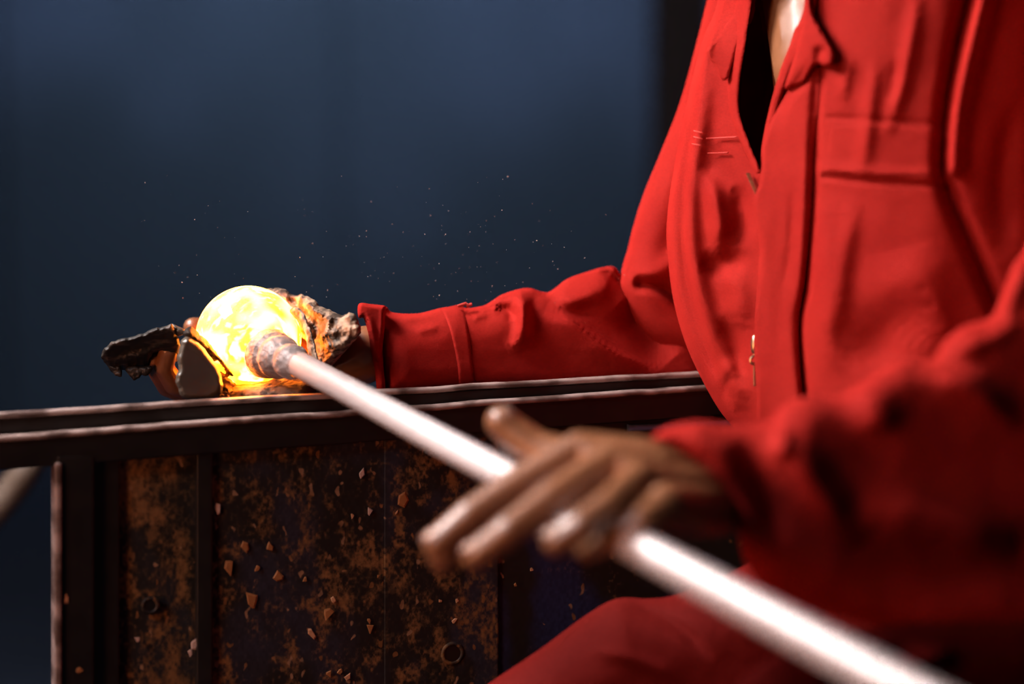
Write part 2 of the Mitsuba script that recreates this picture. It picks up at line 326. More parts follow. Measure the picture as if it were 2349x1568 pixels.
# bolt holes with a raised rust rim
for c, r in ((hole_c, .0085), (hole_l, .006)):
    ring = trimesh.creation.torus(r, .0018, major_sections=28, minor_sections=10)
    add('bolt_hole_rim', frame(ring, c + TN * .0015, TX, TZ, TN), 'rust_brown', bench)
    disc = trimesh.creation.cylinder(r * .98, .002, sections=28)
    add('bolt_hole', frame(disc, c + TN * .0011, TX, TZ, TN), 'black_iron', bench, smooth=30)
# larger flakes and chips standing on the panels
chips = [(923, 1145, 20, 'o'), (830, 1085, 13, 'p'), (503, 1165, 16, 'p'), (715, 1452, 17, 't'), (1043, 1423, 12, 't'), (755, 1410, 20, 'o'), (530, 1300, 22, 'o'), (620, 1255, 15, 'o'), (575, 1375, 22, 'o'), (848, 1440, 14, 'o'),
         (765, 1372, 11, 't'), (845, 1425, 9, 'o'), (1010, 1373, 9, 't'), (560, 1255, 16, 'o'), (637, 1322, 18, 'o'), (445, 1478, 15, 'p'), (436, 1498, 9, 'p'), (152, 1373, 12, 't'), (183, 1535, 12, 'o'), (315, 1465, 10, 'p'),
         (798, 1552, 12, 't'), (755, 1545, 12, 'o'), (868, 1316, 9, 'o'), (910, 1175, 6, 't'), (590, 1305, 10, 'o'), (848, 1172, 10, 'p'), (808, 1184, 7, 't'), (1220, 1305, 7, 't'), (1183, 1340, 6, 'o'), (1048, 1378, 7, 't'), (780, 1540, 10, 'o'), (700, 1330, 9, 'o')]
for x, y, s, kind in chips:
    o = on_plane(x, y, PN + TN * .0022 if x > 270 else PN + TN * .0125, TN); n = rng.integers(6, 10)
    ang = np.sort(rng.uniform(0, 2 * np.pi, n)); rr = s * 1.9 / F * rng.uniform(.45, 1.15, n)
    pg = np.c_[rr * np.cos(ang) * .75, rr * np.sin(ang)]
    hull = m3.Manifold.batch_hull([m3.Manifold.cube((1e-4, 1e-4, 1e-4)).translate((a, b, 0)) for a, b in pg] + [m3.Manifold.cube((1e-4, 1e-4, 1e-4)).translate((a * .7, b * .7, .0009)) for a, b in pg]).to_mesh()
    add('paint_flake', frame(trimesh.Trimesh(hull.vert_properties[:, :3], hull.tri_verts, process=False), o - TN * .0003, TX, TZ, TN), {'o': 'chip_orange', 't': 'chip_tan', 'p': 'chip_pale'}[kind], bench, smooth=False)
bl, br = on_plane(1440, 972, PN - TN * .0, TN), on_plane(1900, 950, PN, TN)
bar(bl + TN * .004, br + TN * .004, .02, .006, .002, 'blue_paint', 'blue_strip', bench, .0008, ext=(.0, .2))
tag(bench, 'black iron glassblowing bench with worn double rail and rust-flaked front panels', 'bench')

hp = spline([(-260, 1330, 2.6), (-120, 1260, 2.6), (-30, 1190, 2.6), (30, 1120, 2.6), (66, 1066, 2.6), (82, 1020, 2.64), (80, 985, 2.75)], 12, False)
add('hose', tube(P(hp[:, 0], hp[:, 1], hp[:, 2]), .016, 16), 'tan_hose', label='tan curved hose hanging behind the left end of the bench', cat='hose')

# ------------------------------------------------------------------ blowpipe and glowing glass
ID0, ID1 = 1 / 1.985, 1 / 1.35
def pipe_pt(x, dy=0): 
    u = (x - 690) / (2000 - 690.0); return P(x, 838 + u * (1540 - 838) + dy, 1 / (ID0 + u * (ID1 - ID0)))
AX = unit(pipe_pt(2000) - pipe_pt(690))
px = lambda r, d: r * d / F
pipe = key_of('blowpipe')
pp = [pipe_pt(x) for x in (672, 690, 760, 1000, 1400, 2000)] + [pipe_pt(2000) + AX * .45]
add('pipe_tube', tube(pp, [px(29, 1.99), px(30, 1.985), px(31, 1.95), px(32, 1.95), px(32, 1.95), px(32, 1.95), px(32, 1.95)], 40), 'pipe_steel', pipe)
def loft(cs, sides=56):
    """Circles across the pipe's axis: (pixel x, pixel y, pixel radius)."""
    pts = [pipe_pt(x) * 0 + P(x, y, 1 / (ID0 + (x - 690) / 1310.0 * (ID1 - ID0))) for x, y, r in cs]
    rad = [px(r, 1 / (ID0 + (x - 690) / 1310.0 * (ID1 - ID0))) for x, y, r in cs]
    a = unit(np.cross(AX, [0, 0, 1])); b = np.cross(AX, a); ang = np.arange(sides) * 2 * np.pi / sides
    v = np.vstack([p + r * (np.cos(ang)[:, None] * a + np.sin(ang)[:, None] * b) for p, r in zip(pts, rad)])
    n = len(cs); i, j = np.meshgrid(np.arange(n - 1), np.arange(sides), indexing='ij')
    q = np.stack([i * sides + j, i * sides + (j + 1) % sides, (i + 1) * sides + (j + 1) % sides, (i + 1) * sides + j], -1).reshape(-1, 4)
    tm = trimesh.Trimesh(v, np.vstack([q[:, [0, 1, 2]], q[:, [0, 2, 3]]]), process=False)
    if np.dot(tm.face_normals[0], tm.triangles_center[0] - pts[0]) < 0: tm.invert()
    return tm
def rough(tm, amp, f, seed=0):
    v = np.array(tm.vertices); tm = tm.copy(); tm.vertices = v + tm.vertex_normals * ((meshkit.fbm(v * f, 3, seed) - .5) * 2 * amp)[:, None]; return tm
head = [(616, 810, 59), (624, 813, 56.5), (630, 815, 54), (633, 816, 50), (637, 818, 50), (641, 819, 51.5), (648, 822, 47.5), (655, 825, 43.5), (658, 826, 39.5), (662, 827, 39.5), (668, 829, 41.5), (674, 832, 40.5), (680, 834, 36.5), (684, 836, 32), (690, 838, 31)]
hp2 = spline(head, 2.0, False)
add('pipe_head', rough(loft([tuple(c) for c in hp2], 72), .0007, 190, 2), 'scaled_iron', pipe, label='grey scaled iron head of the pipe')
scene['hot_rim'] = {'type': 'twosided', 'bsdf': {'type': 'principled', 'base_color': rgb(.7, .45, .38), 'roughness': .4}}
k = add('hot_collar', rough(loft([tuple(c) for c in spline([(586, 798, 53), (594, 802, 59.5), (602, 805, 62), (609, 808, 61.2), (616, 810, 59)], 2, False)], 72), .0003, 150, 4), 'hot_rim', pipe, label='pink-hot end of the pipe head against the glass')
scene[k]['emitter'] = {'type': 'area', 'radiance': rgb(1.0, .40, .24)}
tag(pipe, 'long steel blowpipe running from the glowing glass under the near hand', 'blowpipe')

GC = P(570, 776, 2.072); GR = px(121, 2.072)
g = trimesh.creation.icosphere(6)
v = np.array(g.vertices); ax = v @ AX                                       # ax: +1 on the pipe's side
q = v * 2.2 + 1.1 * np.stack([meshkit.fbm(v * 1.7 + o, 3, 5) for o in (0, 11, 23)], -1) * 2
# winding streaks of cooler glass, drawn out round the pipe's axis
ea = unit(np.cross(AX, [0, 0, 1])); eb = np.cross(AX, ea)
az = np.arctan2(v @ eb, v @ ea); warp = meshkit.fbm(v * 2.2, 3, 8) * 3.2
st = meshkit.fbm(np.stack([ax * 6.5 + warp, np.cos(az) * 1.1 + warp, np.sin(az) * 1.1], -1), 4, 21)
st = 1 - np.abs(2 * st - 1) * 1.6
fine = meshkit.fbm(np.stack([ax * 24 + warp * 3, np.cos(az) * 3, np.sin(az) * 3], -1), 3, 33)
cool = np.clip((st - .50) / .22, 0, 1) * 1.0 + np.clip((fine - .58) / .12, 0, 1) * .45
cool = np.clip(cool, 0, 1) * np.clip((meshkit.fbm(v * 1.9 + 4, 2, 41) - .34) / .2, .12, 1) * np.clip(1.2 - np.abs(ax - .45) * .35, .3, 1)
ring = np.clip((-.22 - ax) / .2, 0, 1)                                       # the belt on the far side paints the golden limb into the emission
hot, warm, rim_tint = np.array([46, 11.5, 1.1]), np.array([22, 3.5, .05]), np.array([6.0, .72, .008])
em = hot * (1 - cool)[:, None] + warm * cool[:, None]
em = em * (1 - ring)[:, None] + rim_tint * ring[:, None]
g.vertices = GC + v * GR * (1 + .012 * (meshkit.fbm(v * 1.3, 2, 3) - .5))[:, None]
scene['hot_glass'] = {'type': 'twosided', 'bsdf': {'type': 'principled', 'base_color': rgb(.5, .3, .15), 'roughness': .1}}
k = add('molten_glass', g, 'hot_glass', color=em, label='glowing yellow-white ball of molten glass on the end of the blowpipe', cat='molten glass')
scene[k]['emitter'] = {'type': 'area', 'radiance': {'type': 'mesh_attribute', 'name': 'vertex_color'}}

# ------------------------------------------------------------------ wet newspaper pad
pad = key_of('newspaper_pad')
def crumple(amp, f, seed=0, ridge=True):
    def fn(v):
        p = np.c_[v / 100.0 * f, np.full(len(v), seed * 3.7)]
        a = meshkit.fbm(p, 4, seed); r = 1 - np.abs(2 * a - 1)
        return amp * ((r - .6) * 1.6 + (meshkit.fbm(p * 3.1, 3, seed + 5) - .5) * .8) if ridge else amp * (a - .5) * 2
    return fn
def ragged(poly, amp, f=.09, seed=0, step=3.0):
    c = spline(poly, step); n = np.stack([np.gradient(c[:, 1]), -np.gradient(c[:, 0])], -1); n /= np.linalg.norm(n, axis=1, keepdims=True) + 1e-9
    return c + n * ((meshkit.fbm(np.c_[c * f, np.full(len(c), seed)], 3, seed) - .5) * 2 * amp)[:, None]
flat = lambda d, sx=0., sy=0., x0=600, y0=800: (lambda x, y: d + sx * (x - x0) / 100 + sy * (y - y0) / 100)
# the wing of folded sheets on the left, edge on to the light
add('folded_wing', inflate(ragged([(232, 818), (240, 796), (268, 780), (305, 772), (345, 756), (370, 750), (393, 742), (393, 742), (404, 762), (414, 792), (408, 826), (392, 832), (372, 806), (350, 812), (338, 842), (322, 850), (300, 856), (284, 848), (262, 856), (246, 838)], 4, .12, 1), flat(2.03, .012, .05, 320, 780), .010, .035, 14, 30, 3.0, [([(240, 815), (320, 790), (400, 765)], -.004, 16, 'r'), ([(250, 830), (330, 812), (380, 790)], .004, 8, 'r')], noise=crumple(.0022, 5.0, 3), corner=False), 'burnt_paper', pad, label='blackened folded wing of the wet newspaper')
# torn shreds hanging from the wing
for i, poly in enumerate([[(288, 845), (312, 838), (330, 850), (322, 862), (318, 868), (306, 872), (298, 862)], [(250, 838), (275, 838), (280, 862), (268, 862), (256, 850)], [(306, 846), (345, 838), (348, 852), (330, 862)]]):
    add('torn_shred', inflate(ragged(poly, 2.5, .2, 4 + i), flat(2.045), .002, .003, 6, 6, 2.5, noise=crumple(.0015, 8, 9 + i), corner=False), 'burnt_paper', pad)
# the wet grey face turned to the camera
add('wet_face', inflate(ragged([(413, 795), (418, 778), (432, 772), (462, 792), (486, 822), (504, 848), (512, 890), (490, 915), (425, 915), (408, 890), (403, 870), (410, 842), (406, 820)], 2.2, .12, 12), flat(2.012, .022, -.0, 460, 850), .008, .05, 14, 40, 3.0, [([(430, 776), (490, 822), (512, 880)], .004, 12, 'R')], noise=crumple(.0009, 3.0, 14, False), corner=False), 'wet_paper', pad, label='smooth grey wet face of the newspaper')
add('orange_fold', inflate(ragged([(394, 743), (402, 745), (424, 756), (423, 766), (412, 771), (404, 768), (398, 758)], 1.0, .2, 15), flat(2.03), .004, .02, 8, 8, 2.5, noise=crumple(.0012, 9, 15), corner=False), 'wet_paper', pad)
# charred ridge against the glass
add('charred_edge', inflate(ragged([(420, 768), (424, 752), (440, 748), (452, 760), (480, 785), (515, 815), (545, 850), (580, 880), (640, 892), (690, 880), (705, 893), (700, 925), (500, 925), (505, 880), (492, 838), (470, 808), (440, 782)], 3.5, .1, 17), lambda x, y: np.interp(x, [420, 500, 570, 700], [2.012, 2.050, 2.064, 2.064]), .010, .05, 18, 30, 2.6, [([(430, 760), (480, 800), (530, 850), (590, 888)], .008, 10, 'R'), ([(450, 780), (500, 832), (520, 880)], -.006, 9, 'r'), ([(540, 872), (570, 900)], -.006, 10, 'R'), ([(600, 905), (680, 890)], .006, 10, 'r')], noise=crumple(.0048, 4.5, 18), corner=False), 'charred_paper', pad, label='charred layered edge of the newspaper against the glass')
# crumpled sheets behind and to the right of the glass
add('crumpled_sheet', inflate(ragged([(520, 720), (560, 690), (600, 668), (620, 660), (650, 664), (672, 676), (700, 676), (735, 700), (760, 712), (782, 722), (806, 716), (818, 728), (826, 758), (800, 795), (765, 832), (748, 842), (730, 834), (712, 812), (705, 790), (680, 760), (640, 740)], 4.0, .12, 21), flat(2.088, -.055, 0, 690, 760), .018, .05, 26, 34, 2.6, [([(668, 676), (690, 715), (720, 745), (722, 770)], -.012, 9, 'R'), ([(690, 690), (740, 720), (752, 745)], .008, 12, 'r'), ([(760, 718), (748, 760), (728, 775)], .009, 7, 'r'), ([(720, 782), (760, 765), (800, 735)], .006, 10, 'r'), ([(690, 720), (710, 760), (700, 800)], .008, 9, 'r'), ([(735, 800), (762, 790), (770, 815)], .006, 14, 'r')], noise=crumple(.0042, 4.2, 23), corner=False), 'charred_paper', pad, label='crumpled wet newspaper rising behind the glass')
add('inner_fold', inflate(ragged([(664, 712), (680, 704), (698, 720), (712, 755), (724, 790), (730, 828), (720, 838), (706, 806), (700, 768), (682, 736)], 2.5, .15, 25), flat(2.034, -.065, 0, 700, 780), .004, .008, 8, 8, 2.4, noise=crumple(.003, 6, 26), corner=False), 'charred_paper', pad)
add('wet_corner', inflate(ragged([(715, 795), (740, 772), (790, 745), (826, 758), (822, 772), (790, 808), (764, 836), (748, 848), (730, 838)], 1.5, .15, 27), flat(2.05, -.02, 0, 770, 800), .010, .02, 12, 16, 2.6, [([(745, 800), (765, 785)], .004, 16, 'r')], noise=crumple(.0022, 4.5, 28), corner=False), 'charred_paper', pad)
# the mass under the glass
base = m3.Manifold.batch_hull([m3.Manifold.sphere(px(r, 2.07), 24).translate(tuple(P(x, y, d))) for x, y, r, d in ((455, 905, 22, 2.06), (560, 930, 24, 2.05), (690, 905, 24, 2.04), (740, 850, 20, 2.07), (600, 935, 26, 2.12), (700, 860, 24, 2.13), (470, 880, 22, 2.12))]).refine_to_length(.005).to_mesh()
add('folded_base', rough(trimesh.Trimesh(base.vert_properties[:, :3], base.tri_verts, process=False), .002, 120, 31), 'charred_paper', pad)
tag(pad, 'thick wad of wet charred newspaper cupped in the bare far hand under the glowing glass', 'newspaper')

# ------------------------------------------------------------------ the person
person = key_of('person')
def bones(chains, refine, it=12, seg=20):
    parts = []
    for ch in chains:
        s = [m3.Manifold.sphere(float(r), seg).translate(tuple(map(float, p))) for p, r in ch]
        parts += [m3.Manifold.batch_hull(s[i:i + 2]) for i in range(len(s) - 1)] if len(s) > 1 else s
    m = m3.Manifold.batch_boolean(parts, m3.OpType.Add).refine_to_length(refine).to_mesh()
    t = trimesh.Trimesh(m.vert_properties[:, :3], m.tri_verts, process=True)
    trimesh.smoothing.filter_taubin(t, .5, .53, it)
    return m3.Manifold(m3.Mesh(np.asarray(t.vertices, np.float32), np.asarray(t.faces, np.uint32)))
J = lambda x, y, d, r: (P(x, y, d), r)
G = lambda x, y, d, r: (P(x, y, d), r * 1.14)
# near (left) hand, rolling the pipe
LH = [
    [G(1400, 1070, 1.640, .013), G(1330, 1030, 1.650, .0112), G(1185, 1112, 1.640, .0100), G(1080, 1180, 1.632, .0092), G(1005, 1246, 1.632, .0090), G(1016, 1280, 1.634, .0082)],   # index
    [G(1450, 1085, 1.618, .013), G(1405, 1055, 1.622, .0112), G(1270, 1140, 1.598, .0102), G(1170, 1215, 1.585, .0094), G(1095, 1272, 1.590, .0086)],   # middle
    [G(1500, 1120, 1.598, .013), G(1470, 1098, 1.592, .0110), G(1395, 1162, 1.555, .0098), G(1335, 1205, 1.545, .0092), G(1280, 1240, 1.548, .0086)],   # ring
    [G(1540, 1160, 1.580, .012), G(1530, 1152, 1.572, .0104), G(1470, 1196, 1.556, .0090), G(1410, 1230, 1.560, .0086), G(1352, 1256, 1.572, .0080)],   # little
    [G(1460, 1070, 1.660, .014), G(1330, 1060, 1.690, .0135), G(1230, 1030, 1.700, .0118), G(1175, 990, 1.705, .0110), G(1152, 968, 1.706, .0104)],      # thumb
    [G(1330, 1032, 1.652, .0118), G(1470, 1065, 1.645, .0165), G(1600, 1095, 1.665, .018)], [G(1405, 1058, 1.626, .0118), G(1500, 1090, 1.632, .0165), G(1620, 1120, 1.660, .019)],
    [G(1470, 1102, 1.598, .0118), G(1530, 1130, 1.614, .0165), G(1630, 1140, 1.655, .019)], [G(1525, 1154, 1.574, .0118), G(1570, 1165, 1.606, .0155), G(1640, 1160, 1.655, .018)],
    [G(1600, 1095, 1.665, .018), G(1630, 1160, 1.655, .018)], [G(1610, 1125, 1.665, .021), G(1720, 1140, 1.690, .020)]]
hand_l = bones(LH, .003, 10)
# far (right) hand, under the newspaper
RH = [[J(840, 812, 2.09, .025), J(760, 850, 2.10, .024), J(640, 885, 2.11, .022)], [J(640, 885, 2.11, .022), J(560, 905, 2.105, .018)],
      [J(570, 890, 2.09, .016), J(470, 905, 2.085, .0105), J(400, 880, 2.07, .0095), J(376, 842, 2.056, .0085), J(386, 806, 2.048, .0080)],
      [J(590, 910, 2.11, .016), J(470, 915, 2.105, .0105), J(385, 885, 2.09, .0095), J(362, 850, 2.07, .0088), J(362, 828, 2.060, .0082)],
      [J(600, 920, 2.13, .015), J(480, 915, 2.14, .0105), J(400, 890, 2.13, .0092), J(380, 860, 2.11, .0085)],
      [J(610, 920, 2.15, .014), J(500, 900, 2.16, .0095), J(430, 880, 2.15, .0085)],
      [J(740, 830, 2.13, .018), J(660, 770, 2.17, .0125), J(560, 740, 2.17, .0105), J(460, 752, 2.15, .0095), J(443, 750, 2.14, .0085)]]
hand_r = bones(RH, .003, 10)
BODY = [[J(1970, 110, 2.02, .075), J(2030, 520, 2.02, .08), J(2080, 1050, 1.99, .08)], [J(1890, -90, 2.060, .058), J(1912, 150, 1.986, .050), J(1990, 420, 2.04, .04)],
        [J(1800, -130, 2.17, .050), J(1960, -110, 2.03, .085)], [J(1960, -110, 2.05, .085), J(2300, -110, 1.97, .055)],
        [J(1890, -90, 2.060, .058), J(1960, -110, 2.05, .085)], [J(1950, -150, 2.04, .06), J(1920, -340, 2.02, .056)],
        [J(1960, -520, 2.04, .085), J(1900, -500, 2.00, .08), J(1850, -360, 1.96, .042)],
        [J(1790, -110, 2.18, .045), J(1620, 300, 2.165, .030), J(1590, 750, 2.19, .024)], [J(1590, 750, 2.19, .024), J(1250, 790, 2.145, .024), J(1000, 810, 2.112, .022), J(840, 812, 2.09, .022)],
        [J(2330, -110, 1.96, .045), J(2560, 300, 1.85, .036), J(2580, 1000, 1.78, .032)], [J(2580, 1000, 1.78, .032), J(2200, 1120, 1.72, .028), J(1720, 1140, 1.69, .022)],
        [J(2080, 1050, 1.99, .08), J(1900, 1620, 1.96, .06), J(1300, 1800, 1.94, .05), J(1000, 2000, 1.93, .04)], [J(2080, 1050, 1.99, .08), J(2330, 1850, 1.82, .05), J(1950, 2100, 1.68, .04)]]
body = bones(BODY, .009, 8) + hand_l + hand_r
bm = body.to_mesh()
add('body', trimesh.Trimesh(bm.vert_properties[:, :3], bm.tri_verts, process=False), 'skin', person, smooth=True)
# finger nails of the near hand
for ch, up in ((LH[0][:-1], .9), (LH[1], .9), (LH[2], .9), (LH[4], .2)):
    tip, prev, r = ch[-1][0], ch[-2][0], ch[-1][1]
    dv = unit(tip - prev); nv = unit(np.array([-.25, -.3, 1.0])); nv = unit(nv - dv * np.dot(nv, dv)); sv = np.cross(dv, nv)
    e = trimesh.creation.icosphere(2); e.vertices = e.vertices * [.0062, .0052, .0016]
    add('fingernail', frame(e, tip + nv * (r - .0006) + dv * .001, dv, sv, nv), 'nail', person + '__body')

jk = person + '__jacket'
# depth of the jacket's front: near shoulder at the right, far one at the left
XS, DS = [1300, 1400, 1540, 1740, 1900, 2050, 2170, 2300, 2500, 2900], [2.13, 2.10, 2.065, 2.01, 1.945, 1.912, 1.900, 1.902, 1.93, 2.0]
DJ = PchipInterpolator(XS, DS)
dj = lambda x, y: DJ(np.clip(x, 1300, 2900))
TORSO = [(1690, -260), (1655, -60), (1642, 20), (1606, 110), (1562, 300), (1540, 420), (1529, 520), (1533, 600), (1545, 690), (1570, 780), (1605, 860), (1650, 940), (1700, 1000), (1760, 1080), (1840, 1200), (1900, 1330), (2100, 1420), (2500, 1420), (2560, 1000), (2480, 300), (2420, -260)]
VEE = spline([(1730, -400), (1730, -400), (1733, 0), (1700, 80), (1683, 200), (1690, 260), (1716, 330), (1742, 395), (1747, 408), (1747, 408), (1749, 350), (1770, 250), (1800, 140), (1822, 70), (1846, 0), (1870, -400), (1870, -400)], 6)
TF = [  # folds of the torso, in the order of their weight
    ([(1702, -40), (1650, 60), (1622, 130), (1596, 300), (1582, 420), (1580, 540), (1594, 640), (1622, 750), (1665, 880), (1710, 990)], .024, 30, 'l'),
    ([(1655, 0), (1606, 150), (1568, 320), (1550, 460), (1548, 560), (1560, 680), (1600, 800), (1660, 920), (1730, 1030), (1790, 1120)], .012, 15, 'R'),
    ([(1622, 380), (1640, 470), (1648, 545), (1625, 600)], .017, 22, 'r'), ([(1640, 620), (1690, 660), (1700, 760)], .008, 30, 'r'),
    ([(1600, 600), (1660, 610), (1710, 570)], -.008, 22, 'r'), ([(1650, 720), (1690, 790), (1700, 900)], -.010, 22, 'r'),
    ([(1690, 420), (1702, 500), (1695, 570)], -.010, 20, 'r'),
    ([(1630, 900), (1680, 850), (1700, 950)], .008, 24, 'r'),
    ([(1880, 120), (1868, 300), (1862, 480), (1850, 640), (1832, 740), (1840, 860), (1850, 940)], -.007, 12, 'R'),
    ([(1905, 430), (1898, 600), (1900, 760), (1905, 900)], .010, 34, 'r'), ([(1965, 440), (1935, 600), (1925, 760)], .006, 24, 'r'),
    ([(2010, 120), (1990, 300), (1975, 420)], .006, 20, 'r'), ([(2110, -40), (2085, 120), (2050, 260), (2015, 330)], .007, 18, 'r'), ([(1950, 120), (1930, 240)], .004, 15, 'r'),
    ([(2060, 130), (2045, 240)], -.003, 12, 'r'), ([(2070, 560), (2100, 700), (2080, 820)], .010, 70, 'r'), ([(1960, 860), (2040, 760), (2160, 700)], -.014, 60, 'r'),
    ([(1900, 270), (2030, 275), (2160, 285)], -.0022, 7, 'R'), ([(1892, 405), (2000, 416), (2165, 425)], -.0038, 8, 'R'),
    ([(1890, 390), (2000, 400), (2165, 408)], .0030, 16, 'R'),
    ([(2235, -60), (2205, 60), (2180, 190), (2168, 300), (2166, 400), (2195, 490), (2230, 570), (2275, 680), (2310, 760)], -.017, 19, 'R'),
    ([(2270, -60), (2235, 80), (2200, 230), (2188, 330), (2186, 385)], .016, 18, 'R'), ([(2349, 200), (2310, 330), (2300, 480), (2310, 600)], -.010, 30, 'r'),
    ([(1770, 300), (1800, 230), (1840, 180), (1870, 120)], -.006, 14, 'r'), ([(1820, 400), (1815, 560), (1790, 700)], -.003, 12, 'r'),
]
JS, FS = [], []
def over(kept):
    """Depth of a built surface under a pixel."""
    li, ne = LinearNDInterpolator(kept[0], kept[1]), NearestNDInterpolator(kept[0], kept[1])
    return lambda x, y: np.where(np.isnan(li(x, y)), ne(x, y), li(x, y))
tn = lambda v: .0018 * (meshkit.fbm(np.c_[v / 120.0, np.zeros(len(v))], 3, 6) - .5) * 2
add('torso_front', inflate(TORSO, lambda x, y: dj(x, y) + .03, .055, .10, 150, 160, 6.5, TF, hole=VEE, noise=tn, gain=1.0, keep=JS), 'red_cloth', jk)
jsurf = over(JS)
# rolled hems of the open neck
def ribbon(pts, depth_fn, width, thick, folds=(), step=5.0, lift=.004):
    """A strip of cloth along a line of pixels, width in pixels, lying lift metres above the jacket."""
    c = spline(pts, step, False); t = np.gradient(c, axis=0); t /= np.linalg.norm(t, axis=1, keepdims=True); n = np.c_[-t[:, 1], t[:, 0]]
    w = np.interp(np.linspace(0, 1, len(c)), np.linspace(0, 1, len(width)), width) / 2
    poly = np.vstack([c + n * w[:, None], (c - n * w[:, None])[::-1]])
    return inflate(poly, depth_fn, thick, thick, max(4.0, min(width) * .35), None, step, folds, corner=False)
jd = lambda off: (lambda x, y: jsurf(x, y) - off)
add('neck_facing', ribbon([(1722, -200), (1708, -20), (1694, 80), (1682, 190), (1686, 262), (1712, 335), (1740, 398)], lambda x, y: jsurf(x, y) - .002 - .0002 * np.clip(x - 1668, 0, 70), [26, 34, 36, 20, 12], .0025, [], 4), 'red_cloth', jk)
add('neck_facing', ribbon([(1874, -200), (1860, 0), (1834, 80), (1800, 165), (1772, 262), (1756, 340), (1752, 412)], jd(.004), [30, 26, 24, 20, 16], .004, [], 4), 'red_cloth', jk)
# the front flap over the zip
add('placket', inflate([(1752, 330), (1768, 280), (1820, 190), (1872, 130), (1880, 200), (1868, 340), (1862, 480), (1846, 640), (1832, 740), (1836, 860), (1846, 960), (1860, 1060), (1790, 1080), (1742, 1000), (1736, 900), (1730, 780), (1738, 640), (1742, 560), (1728, 470), (1744, 412)], lambda x, y: jsurf(x, y) - .002 - .00012 * np.clip(1870 - x, 0, 150), .003, .004, 8, None, 5, [([(1765, 420), (1755, 560), (1762, 700), (1756, 900)], .002, 20, 'r'), ([(1850, 240), (1845, 420), (1836, 620), (1818, 740)], .0015, 8, 'r')]), 'red_cloth', jk, label='straight flap covering the zip')
# collar tips
add('collar', inflate([(1700, 20), (1708, 55), (1690, 110), (1676, 160), (1668, 182), (1655, 182), (1640, 152), (1613, 118), (1613, 118), (1640, 92), (1668, 52)], lambda x, y: jsurf(x, y) - .004 - .00016 * np.clip(1710 - x, 0, 110), .002, .002, 6, None, 4), 'red_cloth', jk, label='turned-down collar point on the shaded side of the neck')
add('collar', inflate([(1856, -80), (1862, 20), (1885, 70), (1912, 118), (1905, 150), (1870, 150), (1842, 190), (1815, 200), (1800, 200), (1824, 120), (1842, 40)], jd(.012), .005, .003, 8, None, 5), 'red_cloth', jk, label='turned-down collar point beside the chest')
# chest pocket
add('chest_pocket', inflate([(1905, 288), (1905, 288), (2030, 286), (2158, 296), (2158, 296), (2160, 400), (2160, 400), (2030, 402), (1895, 394), (1895, 394)], jd(.0012), .0012, .001, 6, None, 5), 'red_cloth', jk, label='flap of the chest pocket')
# seams with double stitching on the shoulder yoke
def stitch(x0, y0, x1, y1, off, r=.0007, n=14):
    t = np.linspace(0, 1, n); x, y = x0 + (x1 - x0) * t, y0 + (y1 - y0) * t
    return tube(P(x, y, jsurf(x, y) - off), r, 6)
for (x0, y0, x1, y1, off) in ((1592, 300, 1612, 305, .014), (1592, 314, 1612, 319, .014), (1588, 330, 1608, 334, .014), (1620, 318, 1690, 314, .005), (1622, 352, 1670, 350, .005)):
    add('seam', stitch(x0, y0, x1, y1, off), 'thread', jk)
# zip
zp = np.linspace(0, 1, 16)
for i, u in enumerate(zp):
    x, y = 1716 + 20 * u, 398 + 46 * u
    add('zip_tooth', frame(rbox((.0035, .0015, .0009), .0003, 4), P(x, y, jsurf(x, y) - .006), RIGHT, -FWD, UP), 'brass', jk, smooth=30)
x, y = 1731, 790
e = trimesh.creation.icosphere(3); e.vertices = e.vertices * [.0032, .003, .0085]
zk = add('zip_slider', frame(e, P(x, y, jsurf(x, y) - .006), unit(RIGHT + .2 * UP), -FWD, UP), 'brass', jk, label='brass zip slider')
pull = join(frame(trimesh.creation.torus(.0034, .0012, major_sections=20, minor_sections=8), P(1731, 826, jsurf(1731, 826) - .007), RIGHT, UP, -FWD), frame(rbox((.0035, .0012, .020), .0005), P(1733, 858, jsurf(1733, 858) - .006), unit(RIGHT), -FWD, UP))
add('zip_pull', pull, 'brass', jk, smooth=40, label='dangling brass zip pull')
b = trimesh.creation.icosphere(2); b.vertices = b.vertices * [.0022, .001, .0035]
add('snap', frame(b, P(1816, 648, jsurf(1816, 648) - .008), RIGHT, -FWD, UP), 'brass', jk)

# far (right) sleeve: upper arm hanging from the shoulder, and the forearm behind the rail
ds = lambda x, y: np.interp(x, [700, 900, 1150, 1400, 1700, 1900], [2.085, 2.095, 2.125, 2.155, 2.175, 2.185])
UPPER = [(1720, -260), (1640, -80), (1622, 0), (1592, 120), (1558, 240), (1515, 350), (1478, 440), (1452, 520), (1440, 570), (1428, 610), (1420, 660), (1440, 720), (1500, 790), (1600, 840), (1720, 800), (1800, 400), (1800, -260)]
add('sleeve', inflate(UPPER, lambda x, y: ds(x, y) - .0, .045, .06, 75, 110, 6, [([(1580, 560), (1520, 620), (1470, 640), (1440, 640)], .008, 24, 'r'), ([(1470, 650), (1520, 660), (1570, 700)], -.016, 14, 'R'), ([(1600, 160), (1560, 330), (1530, 470)], .005, 16, 'r'), ([(1620, 60), (1590, 200), (1560, 300)], -.004, 9, 'r')], noise=tn), 'red_cloth', jk, label='sleeve of the far arm')
